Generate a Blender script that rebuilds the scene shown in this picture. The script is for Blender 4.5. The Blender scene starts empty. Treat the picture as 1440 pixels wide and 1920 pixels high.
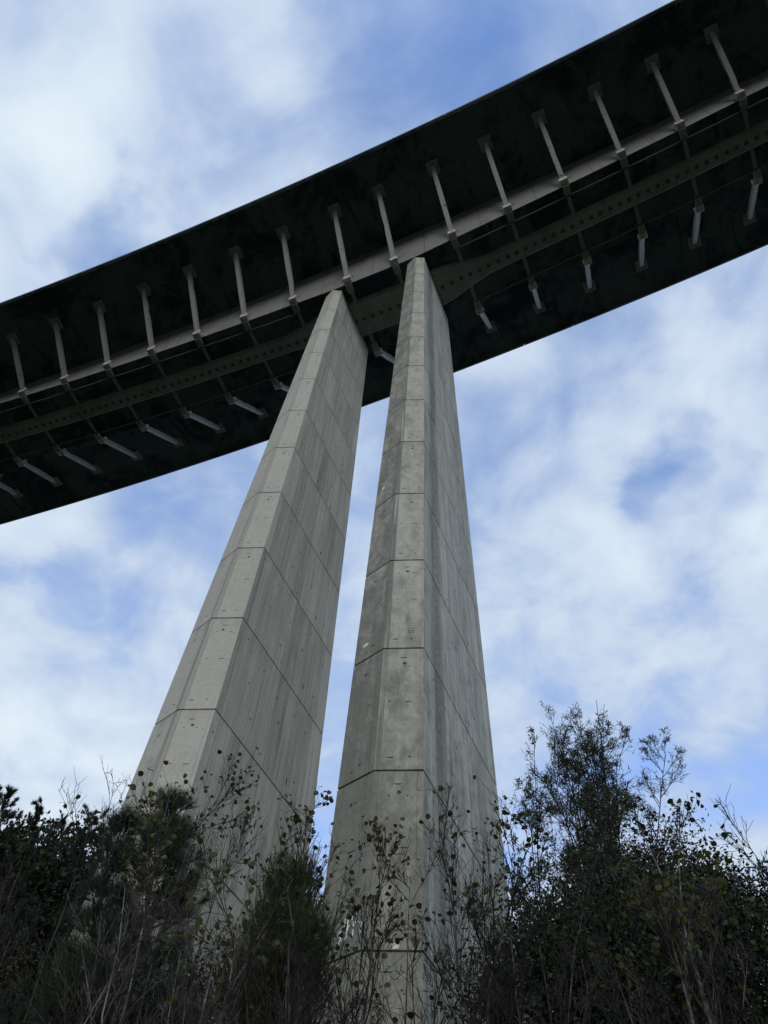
import bpy, math, random
import numpy as np
from mathutils import Matrix, Vector

sc = bpy.context.scene
COL = sc.collection
S = 5.0                      # one pour of the piers is 5 m high
EYE = 1.6

# ------------------------------------------------------------------ camera
CAM = np.array([11.92, -21.01, EYE])
RIGHT = np.array([0.9215204, 0.3855491, 0.0463903])
UP = np.array([0.2952597, -0.7732379, 0.5611816])
FWD = np.array([-0.2522338, 0.5034431, 0.8263916])
FPX = 1428.13
cam = bpy.data.cameras.new('camera')
cam_o = bpy.data.objects.new('camera', cam)
COL.objects.link(cam_o)
cam.sensor_fit = 'VERTICAL'
cam.sensor_height = 36.0
cam.lens = 36.0 * FPX / 1920.0
cam.clip_start = 0.1
cam.clip_end = 12000
m = Matrix.Identity(4)
for i in range(3):
    m[i][0], m[i][1], m[i][2], m[i][3] = RIGHT[i], UP[i], -FWD[i], CAM[i]
cam_o.matrix_world = m
sc.camera = cam_o

def direction(px, py):
    d = RIGHT * ((px - 720) / FPX) + UP * ((960 - py) / FPX) + FWD
    return d / np.linalg.norm(d)

# ------------------------------------------------------------------ light
SUN_DIR = np.array([0.31, -0.93, 0.0]); SUN_DIR /= np.linalg.norm(SUN_DIR)
SUN_EL = math.radians(25)
sun_vec = np.array([SUN_DIR[0] * math.cos(SUN_EL), SUN_DIR[1] * math.cos(SUN_EL), math.sin(SUN_EL)])
sun = bpy.data.lights.new('sun', 'SUN')
sun.energy = 0.62
sun.angle = math.radians(19)
sun.color = (1.0, 0.95, 0.86)
sun_o = bpy.data.objects.new('sun', sun)
COL.objects.link(sun_o)
sun_o.rotation_euler = Vector(sun_vec).to_track_quat('Z', 'Y').to_euler()

sc.view_settings.view_transform = 'Standard'
sc.view_settings.look = 'None'
sc.view_settings.gamma = 1
sc.view_settings.exposure = 1.0
sc.cycles.max_bounces = 6
sc.cycles.use_denoising = True

# ------------------------------------------------------------------ sky
world = bpy.data.worlds.new('World'); sc.world = world
world.use_nodes = True
wt = world.node_tree; wt.nodes.clear()
class NT:
    """tiny node-graph helper"""
    def __init__(self, tree): self.t = tree
    def n(self, kind, **kw):
        nd = self.t.nodes.new(kind)
        for k, v in kw.items():
            if k.startswith('i_'):
                key = k[2:]
                key = int(key) if key.isdigit() else key
                self.set(nd.inputs[key], v)
            else: setattr(nd, k, v)
        return nd
    def set(self, sock, v):
        if isinstance(v, bpy.types.NodeSocket): self.t.links.new(v, sock)
        else: sock.default_value = v
    def math(self, op, a, b=0.0, c=None, clamp=False):
        nd = self.t.nodes.new('ShaderNodeMath'); nd.operation = op; nd.use_clamp = clamp
        self.set(nd.inputs[0], a); self.set(nd.inputs[1], b)
        if c is not None: self.set(nd.inputs[2], c)
        return nd.outputs[0]
    def vmath(self, op, a, b=(0, 0, 0)):
        nd = self.t.nodes.new('ShaderNodeVectorMath'); nd.operation = op
        self.set(nd.inputs[0], a); self.set(nd.inputs[1], b)
        return nd.outputs['Value'] if op in ('DOT_PRODUCT', 'LENGTH', 'DISTANCE') else nd.outputs[0]
    def mix(self, f, a, b, mode='MIX'):
        nd = self.t.nodes.new('ShaderNodeMix'); nd.data_type = 'RGBA'; nd.blend_type = mode
        self.set(nd.inputs[0], f); self.set(nd.inputs[6], a); self.set(nd.inputs[7], b)
        return nd.outputs[2]
    def ramp(self, v, lo, hi, a=0.0, b=1.0):
        nd = self.t.nodes.new('ShaderNodeMapRange'); nd.interpolation_type = 'SMOOTHSTEP'
        self.set(nd.inputs[0], v); self.set(nd.inputs[1], lo); self.set(nd.inputs[2], hi)
        self.set(nd.inputs[3], a); self.set(nd.inputs[4], b)
        return nd.outputs[0]
    def noise(self, vec, scale, detail=4.0, rough=0.55, dist=0.0, w=None):
        nd = self.t.nodes.new('ShaderNodeTexNoise')
        if w is not None:
            nd.noise_dimensions = '4D'; self.set(nd.inputs['W'], w)
        self.set(nd.inputs['Vector'], vec); nd.inputs['Scale'].default_value = scale
        nd.inputs['Detail'].default_value = detail; nd.inputs['Roughness'].default_value = rough
        nd.inputs['Distortion'].default_value = dist
        return nd.outputs[0]
    def xyz(self, v):
        nd = self.t.nodes.new('ShaderNodeSeparateXYZ'); self.set(nd.inputs[0], v)
        return nd.outputs[0], nd.outputs[1], nd.outputs[2]
    def comb(self, x, y, z=0.0):
        nd = self.t.nodes.new('ShaderNodeCombineXYZ')
        self.set(nd.inputs[0], x); self.set(nd.inputs[1], y); self.set(nd.inputs[2], z)
        return nd.outputs[0]
W = NT(wt)
tc = W.n('ShaderNodeTexCoord')
dirv = W.vmath('NORMALIZE', tc.outputs['Generated'])
dx, dy, dz = W.xyz(dirv)
den = W.math('ADD', W.math('MAXIMUM', dz, 0.0), 0.12)
plane = W.comb(W.math('DIVIDE', dx, den), W.math('DIVIDE', dy, den), 0.0)
n1 = W.noise(W.vmath('ADD', plane, (3.1, 1.7, 0.4)), 1.9, 6.0, 0.50, 0.30)
n2 = W.noise(W.vmath('ADD', plane, (7.3, 0.2, 2.0)), 6.5, 5.0, 0.55, 0.4)
cov = W.math('ADD', W.math('MULTIPLY', n1, 0.62), W.math('MULTIPLY', n2, 0.38))
nz = W.n('ShaderNodeTexNoise'); W.set(nz.inputs['Vector'], plane); nz.inputs['Scale'].default_value = 4.5; nz.inputs['Detail'].default_value = 5.0
dirw = W.vmath('NORMALIZE', W.vmath('ADD', dirv, W.vmath('MULTIPLY', W.vmath('SUBTRACT', nz.outputs['Color'], (.5, .5, .5)), (.30, .30, .30))))
# breaks in the cloud sheet, each at its own bearing in the sky
def gap(acc, px, py, radius, amount):
    d = direction(px, py)
    c = W.vmath('DOT_PRODUCT', dirw, tuple(d))
    g = W.ramp(c, math.cos(math.radians(radius)), 1.0, 0.0, amount)
    return W.math('ADD', acc, g)
for px, py, r, a in ((930, 30, 15, -.13), (760, 250, 11, -.07), (215, 455, 5, -.13), (1290, 950, 6, -.11), (1120, 720, 7, -.03),
                     (560, 110, 14, .03), (60, 60, 10, .10), (120, 420, 12, .08), (1250, 1180, 12, .04), (180, 1230, 12, .05),
                     (120, 1165, 4, -.08), (1160, 1030, 8, -.06), (1250, 930, 3, -.05), (80, 930, 7, .07), (60, 1120, 7, .06), (640, 1000, 10, .04), (1350, 150, 12, -.04), (1010, 1240, 4, -.06),
                     (960, 820, 6, -.05), (340, 960, 7, -.03), (1150, 560, 5, -.06)):
    cov = gap(cov, px, py, r, a)
cloud = W.ramp(cov, 0.28, 0.56, 0.08, 1.0)
thick = W.ramp(cov, 0.40, 0.74)
sky = W.n('ShaderNodeTexSky', sky_type='NISHITA', sun_disc=False, sun_elevation=SUN_EL,
          sun_rotation=math.atan2(SUN_DIR[0], SUN_DIR[1]), altitude=300.0, air_density=1.0, dust_density=0.6, ozone_density=2.0)
blue = W.mix(1.0, sky.outputs[0], (0.125, 0.142, 0.175, 1), 'MULTIPLY')
cl_col = W.mix(thick, (0.232, 0.29, 0.395, 1), (0.395, 0.445, 0.485, 1))
out_col = W.mix(cloud, blue, cl_col)
bg = W.n('ShaderNodeBackground', i_Color=out_col, i_Strength=1.0)
wo = W.n('ShaderNodeOutputWorld', i_Surface=bg.outputs[0])

# ------------------------------------------------------------------ helpers
def tag(o, label=None, cat=None, group=None, kind=None):
    if label: o['label'] = label
    if cat: o['category'] = cat
    if group: o['group'] = group
    if kind: o['kind'] = kind
    return o
def empty(name, loc=(0, 0, 0)):
    o = bpy.data.objects.new(name, None); o.location = loc; o.empty_display_size = .5
    COL.objects.link(o); return o
def mesh(name, V, F, mat, parent=None, smooth=False, mats=None, fmat=None, uv=None):
    """V: (n,3) floats in world metres, F: list of index lists or (m,k) int array"""
    me = bpy.data.meshes.new(name)
    V = np.asarray(V, dtype=np.float32)
    if isinstance(F, np.ndarray):
        k = F.shape[1]; nf = len(F)
        me.vertices.add(len(V)); me.vertices.foreach_set('co', V.ravel())
        me.loops.add(nf * k); me.loops.foreach_set('vertex_index', F.astype(np.int32).ravel())
        me.polygons.add(nf); me.polygons.foreach_set('loop_start', np.arange(0, nf * k, k, dtype=np.int32))
        me.update(calc_edges=True)
    else:
        me.from_pydata([tuple(map(float, v)) for v in V], [], F); me.update()
    for mt in (mats or [mat]): me.materials.append(mt)
    if fmat is not None: me.polygons.foreach_set('material_index', np.asarray(fmat, dtype=np.int32))
    if smooth: me.polygons.foreach_set('use_smooth', np.ones(len(me.polygons), dtype=bool))
    if uv is not None:
        l = me.uv_layers.new(name='UVMap'); l.data.foreach_set('uv', np.asarray(uv, dtype=np.float32).ravel())
    o = bpy.data.objects.new(name, me); COL.objects.link(o)
    if parent is not None:
        o.parent = parent
        if parent.parent is not None:
            o.matrix_parent_inverse = Matrix.Translation(-(Vector(parent.location) + Vector(parent.parent.location)))
        o.location = -Vector(parent.location) if parent.parent is None else Vector((0, 0, 0))
        if parent.parent is not None: o.matrix_parent_inverse = parent_inv(parent)
    return o
def parent_inv(p):
    loc = Vector((0, 0, 0)); q = p
    while q is not None:
        loc += Vector(q.location) + q.matrix_parent_inverse.translation
        q = q.parent
    return Matrix.Translation(-loc)
class MB:
    def __init__(self): self.v = []; self.f = []
    def box(self, c, sx, sy, sz, ax=None):
        """box by centre, full sizes and an optional 3x3 frame (rows are axes)"""
        A = np.eye(3) if ax is None else np.asarray(ax)
        b = len(self.v)
        for i in (-1, 1):
            for j in (-1, 1):
                for k in (-1, 1):
                    self.v.append(np.asarray(c) + A[0] * i * sx / 2 + A[1] * j * sy / 2 + A[2] * k * sz / 2)
        self.f += [[b + q for q in f] for f in ((0, 1, 3, 2), (4, 6, 7, 5), (0, 4, 5, 1), (2, 3, 7, 6), (0, 2, 6, 4), (1, 5, 7, 3))]
    def build(self, name, mat, parent=None, bevel=0.0):
        o = mesh(name, np.array(self.v), self.f, mat, parent)
        if bevel:
            b = o.modifiers.new('bevel', 'BEVEL'); b.width = bevel; b.segments = 1; b.limit_method = 'ANGLE'
        return o
def frame(dirv, up=(0, 0, 1)):
    x = np.array(dirv, float); x = x / np.linalg.norm(x)
    y = np.cross(np.asarray(up, float), x); y /= np.linalg.norm(y)
    return np.array([x, y, np.cross(x, y)])

# ------------------------------------------------------------------ materials
def new_mat(name):
    mt = bpy.data.materials.new(name); mt.use_nodes = True
    mt.node_tree.nodes.clear()
    return mt, NT(mt.node_tree)
def finish(mt, N, color, rough=0.85, bump=None, bump_d=0.02, spec=0.3):
    p = N.n('ShaderNodeBsdfPrincipled'); N.set(p.inputs['Base Color'], color); N.set(p.inputs['Roughness'], rough)
    p.inputs['Specular IOR Level'].default_value = spec
    if bump is not None:
        b = N.n('ShaderNodeBump'); b.inputs['Strength'].default_value = 0.6; b.inputs['Distance'].default_value = bump_d
        N.set(b.inputs['Height'], bump); N.t.links.new(b.outputs[0], p.inputs['Normal'])
    o = N.n('ShaderNodeOutputMaterial'); N.t.links.new(p.outputs[0], o.inputs[0])
    return mt

def ellipse(N, u, v, cu, cv, ru, rv, soft=0.5):
    a = N.math('DIVIDE', N.math('SUBTRACT', u, cu), ru); b = N.math('DIVIDE', N.math('SUBTRACT', v, cv), rv)
    d = N.math('ADD', N.math('MULTIPLY', a, a), N.math('MULTIPLY', b, b))
    return N.ramp(d, 1.0 - soft, 1.0 + soft, 1.0, 0.0)
def line(N, u, c, half):
    return N.ramp(N.math('ABSOLUTE', N.math('SUBTRACT', u, c)), half * .4, half, 1.0, 0.0)

def pier_concrete(name, face, base, algae, edge_dirt, band=0.0):
    """shuttered concrete: UV u = metres across the face, v = metres above the pour joint"""
    mt, N = new_mat(name)
    uvn = N.n('ShaderNodeTexCoord'); u, v, _ = N.xyz(uvn.outputs['UV'])
    pos = uvn.outputs['Object']
    seed = N.n('ShaderNodeObjectInfo').outputs['Random']
    sw = N.math('MULTIPLY', seed, 37.0)
    blot = N.noise(N.comb(u, v, 0), 0.55, 5, .6, .3, w=sw)
    fine = N.noise(pos, 7.0, 4, .65)
    grit = N.noise(pos, 34.0, 3, .6)
    streak = N.noise(N.comb(N.math('MULTIPLY', u, 5.0), N.math('MULTIPLY', v, 0.16), sw), 1.0, 5, .62)
    streak_f = N.noise(N.comb(N.math('MULTIPLY', u, 17.0), N.math('MULTIPLY', v, 0.22), sw), 1.0, 3, .6)
    tone = N.math('ADD', 0.70, N.math('MULTIPLY', blot, 0.26))
    tone = N.math('ADD', tone, N.math('MULTIPLY', N.math('SUBTRACT', fine, .5), .34))
    tone = N.math('ADD', tone, N.math('MULTIPLY', N.math('SUBTRACT', grit, .5), .44))
    if face == 'C':
        # formwork boards: uneven widths, tone of its own for each board
        bw = N.math('ADD', N.math('MULTIPLY', u, 1.25), N.math('MULTIPLY', N.noise(N.comb(N.math('MULTIPLY', u, .8), 0, sw), 1.0, 1), .9))
        bid = N.math('FLOOR', bw); fr = N.math('FRACT', bw)
        wn = N.n('ShaderNodeTexWhiteNoise', noise_dimensions='2D')
        N.set(wn.inputs['Vector'], N.comb(bid, N.math('FLOOR', N.math('MULTIPLY', sw, 0.12)), 0))
        tone = N.math('ADD', tone, N.math('MULTIPLY', N.math('SUBTRACT', wn.outputs[0], .5), .24))
        tone = N.math('ADD', tone, N.math('MULTIPLY', N.math('SUBTRACT', streak, .5), .85))
        tone = N.math('ADD', tone, N.math('MULTIPLY', N.math('SUBTRACT', streak_f, .5), .75))
        joint = N.math('MULTIPLY', N.ramp(N.math('MINIMUM', fr, N.math('SUBTRACT', 1.0, fr)), 0.0, 0.022, 1.0, 0.0), N.ramp(streak_f, .35, .6, .2, 1.0))
        tone = N.math('MULTIPLY', tone, N.math('SUBTRACT', 1.0, N.math('MULTIPLY', joint, .58)))
        marks = None
        for k, (cu, cv, ru, rv) in enumerate(((.55, 4.25, .05, .05), (1.9, 4.2, .045, .05), (3.3, 3.4, .05, .06), (5.2, 4.2, .05, .05), (6.6, 3.6, .04, .05),
                                              (2.6, 1.5, .09, .035), (4.4, 2.5, .04, .12), (6.0, 1.2, .08, .04), (1.2, 2.6, .07, .03), (5.0, .7, .05, .16), (3.0, .6, .05, .05))):
            cuj = N.math('ADD', cu, N.math('MULTIPLY', N.math('SINE', N.math('MULTIPLY', sw, 1.3 + k * .7)), .45))
            cvj = N.math('ADD', cv, N.math('MULTIPLY', N.math('SINE', N.math('MULTIPLY', sw, 2.1 + k * .9)), .25))
            e = ellipse(N, u, v, cuj, cvj, ru, rv)
            marks = e if marks is None else N.math('MAXIMUM', marks, e)
    else:
        tone = N.math('ADD', tone, N.math('MULTIPLY', N.math('SUBTRACT', streak, .5), .16 if face == 'B' else .34))
        tone = N.math('ADD', tone, N.math('MULTIPLY', N.math('SUBTRACT', streak_f, .5), .08 if face == 'B' else .20))
        hor = N.noise(N.comb(N.math('MULTIPLY', u, .7), N.math('MULTIPLY', v, 7.0), sw), 1.0, 4, .6)
        tone = N.math('ADD', tone, N.math('MULTIPLY', N.math('SUBTRACT', hor, .5), .12))
        lines = line(N, u, 0.17, .016) if face == 'B' else line(N, u, 1.20, .016)
        l2 = line(N, u, 1.27, .012) if face == 'B' else line(N, u, 1.09, .012)
        lines = N.math('MAXIMUM', lines, N.math('MULTIPLY', l2, .8))
        l3 = N.math('MULTIPLY', line(N, v, 2.5, .014), N.ramp(hor, .42, .6))
        lines = N.math('MAXIMUM', lines, N.math('MULTIPLY', l3, .7))
        tone = N.math('MULTIPLY', tone, N.math('SUBTRACT', 1.0, N.math('MULTIPLY', lines, N.ramp(streak_f, .3, .62, .12, .5))))
        marks = None
        P = ((.72, 4.28, .062, .062), (.44, 4.17, .026, .026), (.98, 4.17, .026, .026), (1.12, 4.1, .02, .02),
             (.40, .46, .10, .026), (1.0, .48, .035, .03), (.38, 2.62, .05, .02), (.95, 2.6, .12, .02), (.7, 4.55, .12, .022)) if face == 'B' else \
            ((.62, 4.2, .05, .06), (.78, 4.2, .03, .035), (.85, .5, .07, .03), (.5, .35, .04, .03), (.9, 2.7, .16, .02))
        for k, (cu, cv, ru, rv) in enumerate(P):
            j = N.math('MULTIPLY', N.math('SINE', N.math('MULTIPLY', sw, 1.7 + k * 1.1)), .05)
            e = ellipse(N, N.math('ADD', u, N.math('MULTIPLY', N.math('SUBTRACT', fine, .5), .06)), v, N.math('ADD', cu, j), cv, ru, rv)
            marks = e if marks is None else N.math('MAXIMUM', marks, e)
    tone = N.math('MULTIPLY', tone, N.math('SUBTRACT', 1.0, N.math('MULTIPLY', marks, .78)))
    # small blow holes
    vor = N.n('ShaderNodeTexVoronoi'); N.set(vor.inputs['Vector'], pos); vor.inputs['Scale'].default_value = 3.3
    pit = N.math('MULTIPLY', N.ramp(vor.outputs['Distance'], .03, .07, 1.0, 0.0), N.ramp(fine, .52, .62))
    tone = N.math('MULTIPLY', tone, N.math('SUBTRACT', 1.0, N.math('MULTIPLY', pit, .5)))
    col = N.mix(1.0, N.comb(tone, tone, tone), (*base, 1), 'MULTIPLY')
    warm = N.ramp(N.noise(N.comb(u, v, 3.0), .8, 3, .5, 0, w=sw), .45, .7)
    col = N.mix(N.math('MULTIPLY', warm, .35), col, N.mix(1.0, col, (1.05, 1.0, .88, 1), 'MULTIPLY'))
    # algae and soot that run down from the edges and pour joints
    big = N.noise(N.comb(N.math('MULTIPLY', u, 1.4), N.math('MULTIPLY', v, .35), sw), 1.0, 6, .66, .2)
    low = N.ramp(N.xyz(N.n('ShaderNodeNewGeometry').outputs['Position'])[2], 3.0, 28.0, .40, 0.0)
    mot = N.noise(N.comb(N.math('MULTIPLY', u, 1.5), N.math('MULTIPLY', v, .8), sw), 1.6, 7, .7, .5)
    alg = N.ramp(N.math('ADD', N.math('ADD', N.math('ADD', N.math('MULTIPLY', big, .5), N.math('MULTIPLY', N.math('SUBTRACT', mot, .25), 1.0)), algae), low), .44, .98)
    if edge_dirt:
        e = line(N, u, .07, .15) if face == 'B' else (line(N, u, 1.33, .18) if face == 'A' else 0.0)
        if face != 'C':
            alg = N.math('MAXIMUM', alg, N.math('MULTIPLY', N.math('MULTIPLY', e, N.ramp(streak, .30, .50)), edge_dirt))
        top = N.math('MULTIPLY', N.ramp(v, 4.0, 4.95, 0.0, 1.0), N.ramp(big, .40, .62))
        alg = N.math('MAXIMUM', alg, N.math('MULTIPLY', top, edge_dirt * .55))
    if band:
        uu = N.math('ADD', u, N.math('MULTIPLY', N.math('SUBTRACT', big, .5), 1.2))
        bnd = N.math('MULTIPLY', N.ramp(N.math('ABSOLUTE', N.math('SUBTRACT', uu, 1.35)), .15, 1.05, 1.0, 0.0), N.ramp(N.math('ADD', N.math('MULTIPLY', fine, .5), N.math('MULTIPLY', streak_f, .5)), .32, .54))
        alg = N.math('MAXIMUM', alg, N.math('MULTIPLY', bnd, band))
    alg = N.math('MULTIPLY', alg, N.ramp(N.math('ADD', N.math('MULTIPLY', fine, .6), N.math('MULTIPLY', grit, .4)), .30, .60, .62, 1.0))
    col = N.mix(N.math('MULTIPLY', alg, .86), col, N.mix(1.0, col, (.26, .27, .24, 1), 'MULTIPLY'))
    h = N.math('SUBTRACT', N.math('ADD', N.math('MULTIPLY', grit, .15), N.math('MULTIPLY', fine, .25)), N.math('ADD', marks, N.math('MULTIPLY', pit, .5)))
    return finish(mt, N, col, .9, h, .012, .2)

GREY = (.515, .500, .430)
PM = {}
PM['R'] = [pier_concrete('concrete_right_' + f, f, GREY, a, e, b) for f, a, e, b in (('A', .30, 1.0, 0), ('B', .09, 1.0, 0), ('C', .02, .5, .95))]
PM['L'] = [pier_concrete('concrete_left_' + f, f, GREY, a, e, b) for f, a, e, b in (('A', -.13, .7, 0), ('B', -.24, .4, 0), ('C', -.16, .3, 0))]
def simple_concrete(name, base, stain=.55, sc_=1.0, dark=(.22, .24, .25), lo=.44, hi=.66, streak_axis=None):
    mt, N = new_mat(name)
    pos = N.n('ShaderNodeTexCoord').outputs['Object']
    a = N.noise(pos, .22 * sc_, 7, .68, .4); b = N.noise(pos, 1.7 * sc_, 5, .65, .2); c = N.noise(pos, 11 * sc_, 3, .6)
    t = N.math('ADD', .62, N.math('ADD', N.math('MULTIPLY', b, .5), N.math('MULTIPLY', c, .24)))
    col = N.mix(1.0, N.comb(t, t, t), (*base, 1), 'MULTIPLY')
    st = N.ramp(N.math('ADD', N.math('MULTIPLY', a, .75), N.math('MULTIPLY', b, .25)), lo, hi)
    if streak_axis:
        sp = N.vmath('MULTIPLY', pos, streak_axis)
        st = N.math('MAXIMUM', st, N.ramp(N.noise(sp, 1.0, 6, .62, .6), .55, .68))
    col = N.mix(N.math('MULTIPLY', st, stain), col, N.mix(1.0, col, (*dark, 1), 'MULTIPLY'))
    return finish(mt, N, col, .9, N.math('ADD', N.math('MULTIPLY', b, .6), N.math('MULTIPLY', c, .3)), .02, .2)
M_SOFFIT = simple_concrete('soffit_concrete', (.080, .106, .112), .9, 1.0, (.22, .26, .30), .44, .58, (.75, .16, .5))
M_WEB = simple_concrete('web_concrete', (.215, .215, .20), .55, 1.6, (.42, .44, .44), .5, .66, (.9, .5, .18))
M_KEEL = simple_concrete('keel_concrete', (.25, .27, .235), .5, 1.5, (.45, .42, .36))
M_PLATE = simple_concrete('plate_concrete', (.22, .23, .22), .4, 2.0)
M_DARK = simple_concrete('duct_dark', (.11, .11, .10), .4, 2.0)
M_PIPE = simple_concrete('pipe_steel', (.11, .115, .115), .5, 5.0)
M_ROAD = simple_concrete('asphalt', (.05, .05, .052), .3, 2.0)
def strut_mat():
    mt, N = new_mat('strut_concrete')
    tc_ = N.n('ShaderNodeTexCoord'); pos = tc_.outputs['Object']
    b = N.noise(pos, 2.2, 5, .65, .3); c = N.noise(pos, 9, 4, .65)
    t = N.math('ADD', .74, N.math('ADD', N.math('MULTIPLY', b, .3), N.math('MULTIPLY', c, .2)))
    col = N.mix(1.0, N.comb(t, t, t), (.36, .365, .345, 1), 'MULTIPLY')
    chip = N.ramp(N.math('ADD', N.math('MULTIPLY', b, .6), N.math('MULTIPLY', c, .4)), .585, .62)
    col = N.mix(N.math('MULTIPLY', chip, .9), col, (.07, .06, .05, 1))
    return finish(mt, N, col, .85, N.math('SUBTRACT', c, chip), .02)
M_STRUT = strut_mat()
def bracket_mat():
    mt, N = new_mat('bracket_concrete')
    pos = N.n('ShaderNodeTexCoord').outputs['Object']
    b = N.noise(pos, 3.0, 5, .7, .3); c = N.noise(pos, 12, 4, .65)
    col = N.mix(N.ramp(b, .38, .62), (.62, .59, .52, 1), (.34, .30, .25, 1))
    col = N.mix(N.ramp(c, .55, .66), col, (.13, .10, .075, 1))
    return finish(mt, N, col, .9, c, .02)
M_BRACKET = bracket_mat()
M_WHITE = simple_concrete('limewash', (.74, .74, .70), .3, 5.0)
def flat_mat(name, col, rough=.8): 
    mt, N = new_mat(name)
    pos = N.n('ShaderNodeTexCoord').outputs['Object']
    c = N.noise(pos, 14, 3, .6); t = N.math('ADD', .7, N.math('MULTIPLY', c, .6))
    return finish(mt, N, N.mix(1.0, N.comb(t, t, t), (*col, 1), 'MULTIPLY'), rough)
M_CHALK = flat_mat('chalk', (.72, .72, .70))
M_PATCH = flat_mat('mortar_patch', (.62, .60, .54))

# ------------------------------------------------------------------ ground
def ground_z(x, y):
    x = np.asarray(x, float); y = np.asarray(y, float)
    def ss(t): t = np.clip(t, 0, 1); return t * t * (3 - 2 * t)
    h = 6.0 * ss((y + 8) / 60) + 16 * ss((y - 25) / 120) + 7.0 * ss((-x - 6) / 40) * ss((y + 25) / 40)
    r = np.hypot(x, y)
    h = h + 430 * ss((-y - 450) / 950) * (1 - ss((np.abs(x) - 900) / 1500))  # unseen ridge behind the camera, added to block low sky light on the webs
    h = h + .35 * np.sin(x * .21 + 1) * np.sin(y * .17) * ss((np.hypot(x - CAM[0], y - CAM[1]) - 3) / 12)
    return h * (1 - ss((r - 2600) / 1500)) 
def build_ground():
    a = np.concatenate([-np.geomspace(4200, 60, 26), np.linspace(-55, 55, 75), np.geomspace(60, 4200, 26)])
    X, Y = np.meshgrid(a, a); Z = ground_z(X, Y)
    n = len(a); V = np.column_stack([X.ravel(), Y.ravel(), Z.ravel()])
    i = np.arange(n * n).reshape(n, n)
    F = np.stack([i[:-1, :-1], i[:-1, 1:], i[1:, 1:], i[1:, :-1]], -1).reshape(-1, 4)
    mt, N = new_mat('undergrowth_soil')
    pos = N.n('ShaderNodeTexCoord').outputs['Object']
    c = N.noise(pos, .35, 6, .65, .3); d = N.noise(pos, 4, 4, .6)
    col = N.mix(N.ramp(c, .4, .62), (.030, .040, .016, 1), (.055, .045, .030, 1))
    col = N.mix(N.ramp(d, .4, .7), col, (.02, .026, .012, 1))
    finish(mt, N, col, 1.0, d, .1)
    tag(mesh('ground', V, F, mt, smooth=True), kind='structure')
build_ground()

# ------------------------------------------------------------------ piers
CP = 0.80172
def sect(z): return .21694 - .009881 * (z - 8), .71409 - .018886 * (z - 8), .7939 - .020651 * (z - 8)
def hexa(z, cx, cy, inset=0.0):
    w, l, n = sect(z)
    P = np.array([(-w, -l), (0, -n), (w, -l), (w, l), (0, n), (-w, l)]) * S
    if inset:
        L_ = np.linalg.norm(P, axis=1, keepdims=True)
        P = np.sign(P) * np.maximum(np.abs(P) - inset, 0)
    return [(p[0] + cx * S, p[1] + cy * S, z * S + EYE) for p in P]
FACE_MAT = [0, 1, 2, 1, 0, 2]      # A nose, B nose, C long, far nose halves, C long
def pier(cx, cy, joint0, top, key, label):
    base = (cx * S, cy * S, float(ground_z(cx * S, cy * S)))
    root = tag(empty('bridge_pier', base), label, 'pier', 'twin piers of the viaduct')
    lifts = []
    for k in range(15):
        zt = (top if k == 0 else joint0 - k); zb = joint0 - k - 1
        g, d = .020 / S, .045
        rings = [hexa(zb + .0, cx, cy, d), hexa(zb + g, cx, cy, d), hexa(zb + g * 1.9, cx, cy), hexa(zt - g * 1.9, cx, cy), hexa(zt - g, cx, cy, d), hexa(zt, cx, cy, d)]
        if k == 0: rings = rings[:4]; rings[3] = hexa(zt, cx, cy)
        V = [p for r in rings for p in r]; F = []; FM = []; UVs = []
        for r in range(len(rings) - 1):
            for i in range(6):
                j = (i + 1) % 6
                F.append([r * 6 + i, r * 6 + j, (r + 1) * 6 + j, (r + 1) * 6 + i]); FM.append(FACE_MAT[i])
                a = np.array(V[r * 6 + i]); b = np.array(V[r * 6 + j]); L_ = np.linalg.norm(b - a)
                top_l = np.linalg.norm(np.array(V[(r + 1) * 6 + j]) - np.array(V[(r + 1) * 6 + i]))
                v0 = (a[2] - EYE) - zb * S; v1 = (V[(r + 1) * 6 + i][2] - EYE) - zb * S
                # nose faces measured from the sharp edge side so that A and B mirror
                ou = (L_ - top_l) / 2
                UVs += [(0, v0), (L_, v0), (L_ - ou, v1), (ou, v1)]
        F.append(list(range(5, -1, -1))); FM.append(1); UVs += [(.6, .1)] * 6
        nt = (len(rings) - 1) * 6
        F.append([nt + q for q in range(6)]); FM.append(1); UVs += [(.6, .1)] * 6
        lifts.append(mesh('concrete_lift', V, F, None, root, mats=PM[key], fmat=FM, uv=UVs))
    return root, lifts
pr, liftsR = pier(CP, 0.0, 13.7539, 13.765, 'R', 'soot-streaked pier of the twin pair, chalk marks and dark stain on its nose')
pl, liftsL = pier(-CP, -.0108, 13.6845, 13.765, 'L', 'paler, cleaner pier of the twin pair, standing behind the young pines')

# marks on the right pier: point on a nose face from fraction across (fr) and height z (in pours)
def on_face(face, fr, z, proud=.004):
    h = hexa(z, CP, 0)
    a, b = (np.array(h[0]), np.array(h[1])) if face == 'A' else (np.array(h[1]), np.array(h[2]))
    t = (b - a) / np.linalg.norm(b - a); n = np.array([t[1], -t[0], 0])
    return a + (b - a) * fr + n * proud, t
def strokes(name, face, polys, width, mat, parent):
    V, F = [], []
    for pl_ in polys:
        for (f0, z0), (f1, z1) in zip(pl_[:-1], pl_[1:]):
            p, t = on_face(face, f0, z0); q, _ = on_face(face, f1, z1)
            d = q - p; d /= np.linalg.norm(d); n = np.array([t[1], -t[0], 0]); s = np.cross(n, d) * width / 2
            b = len(V); V += [p - s, q - s, q + s, p + s, p - s - n * .006, q - s - n * .006, q + s - n * .006, p + s - n * .006]
            F += [[b, b + 1, b + 2, b + 3], [b, b + 4, b + 5, b + 1], [b + 3, b + 2, b + 6, b + 7]]
    return mesh(name, V, F, mat, parent)
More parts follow.
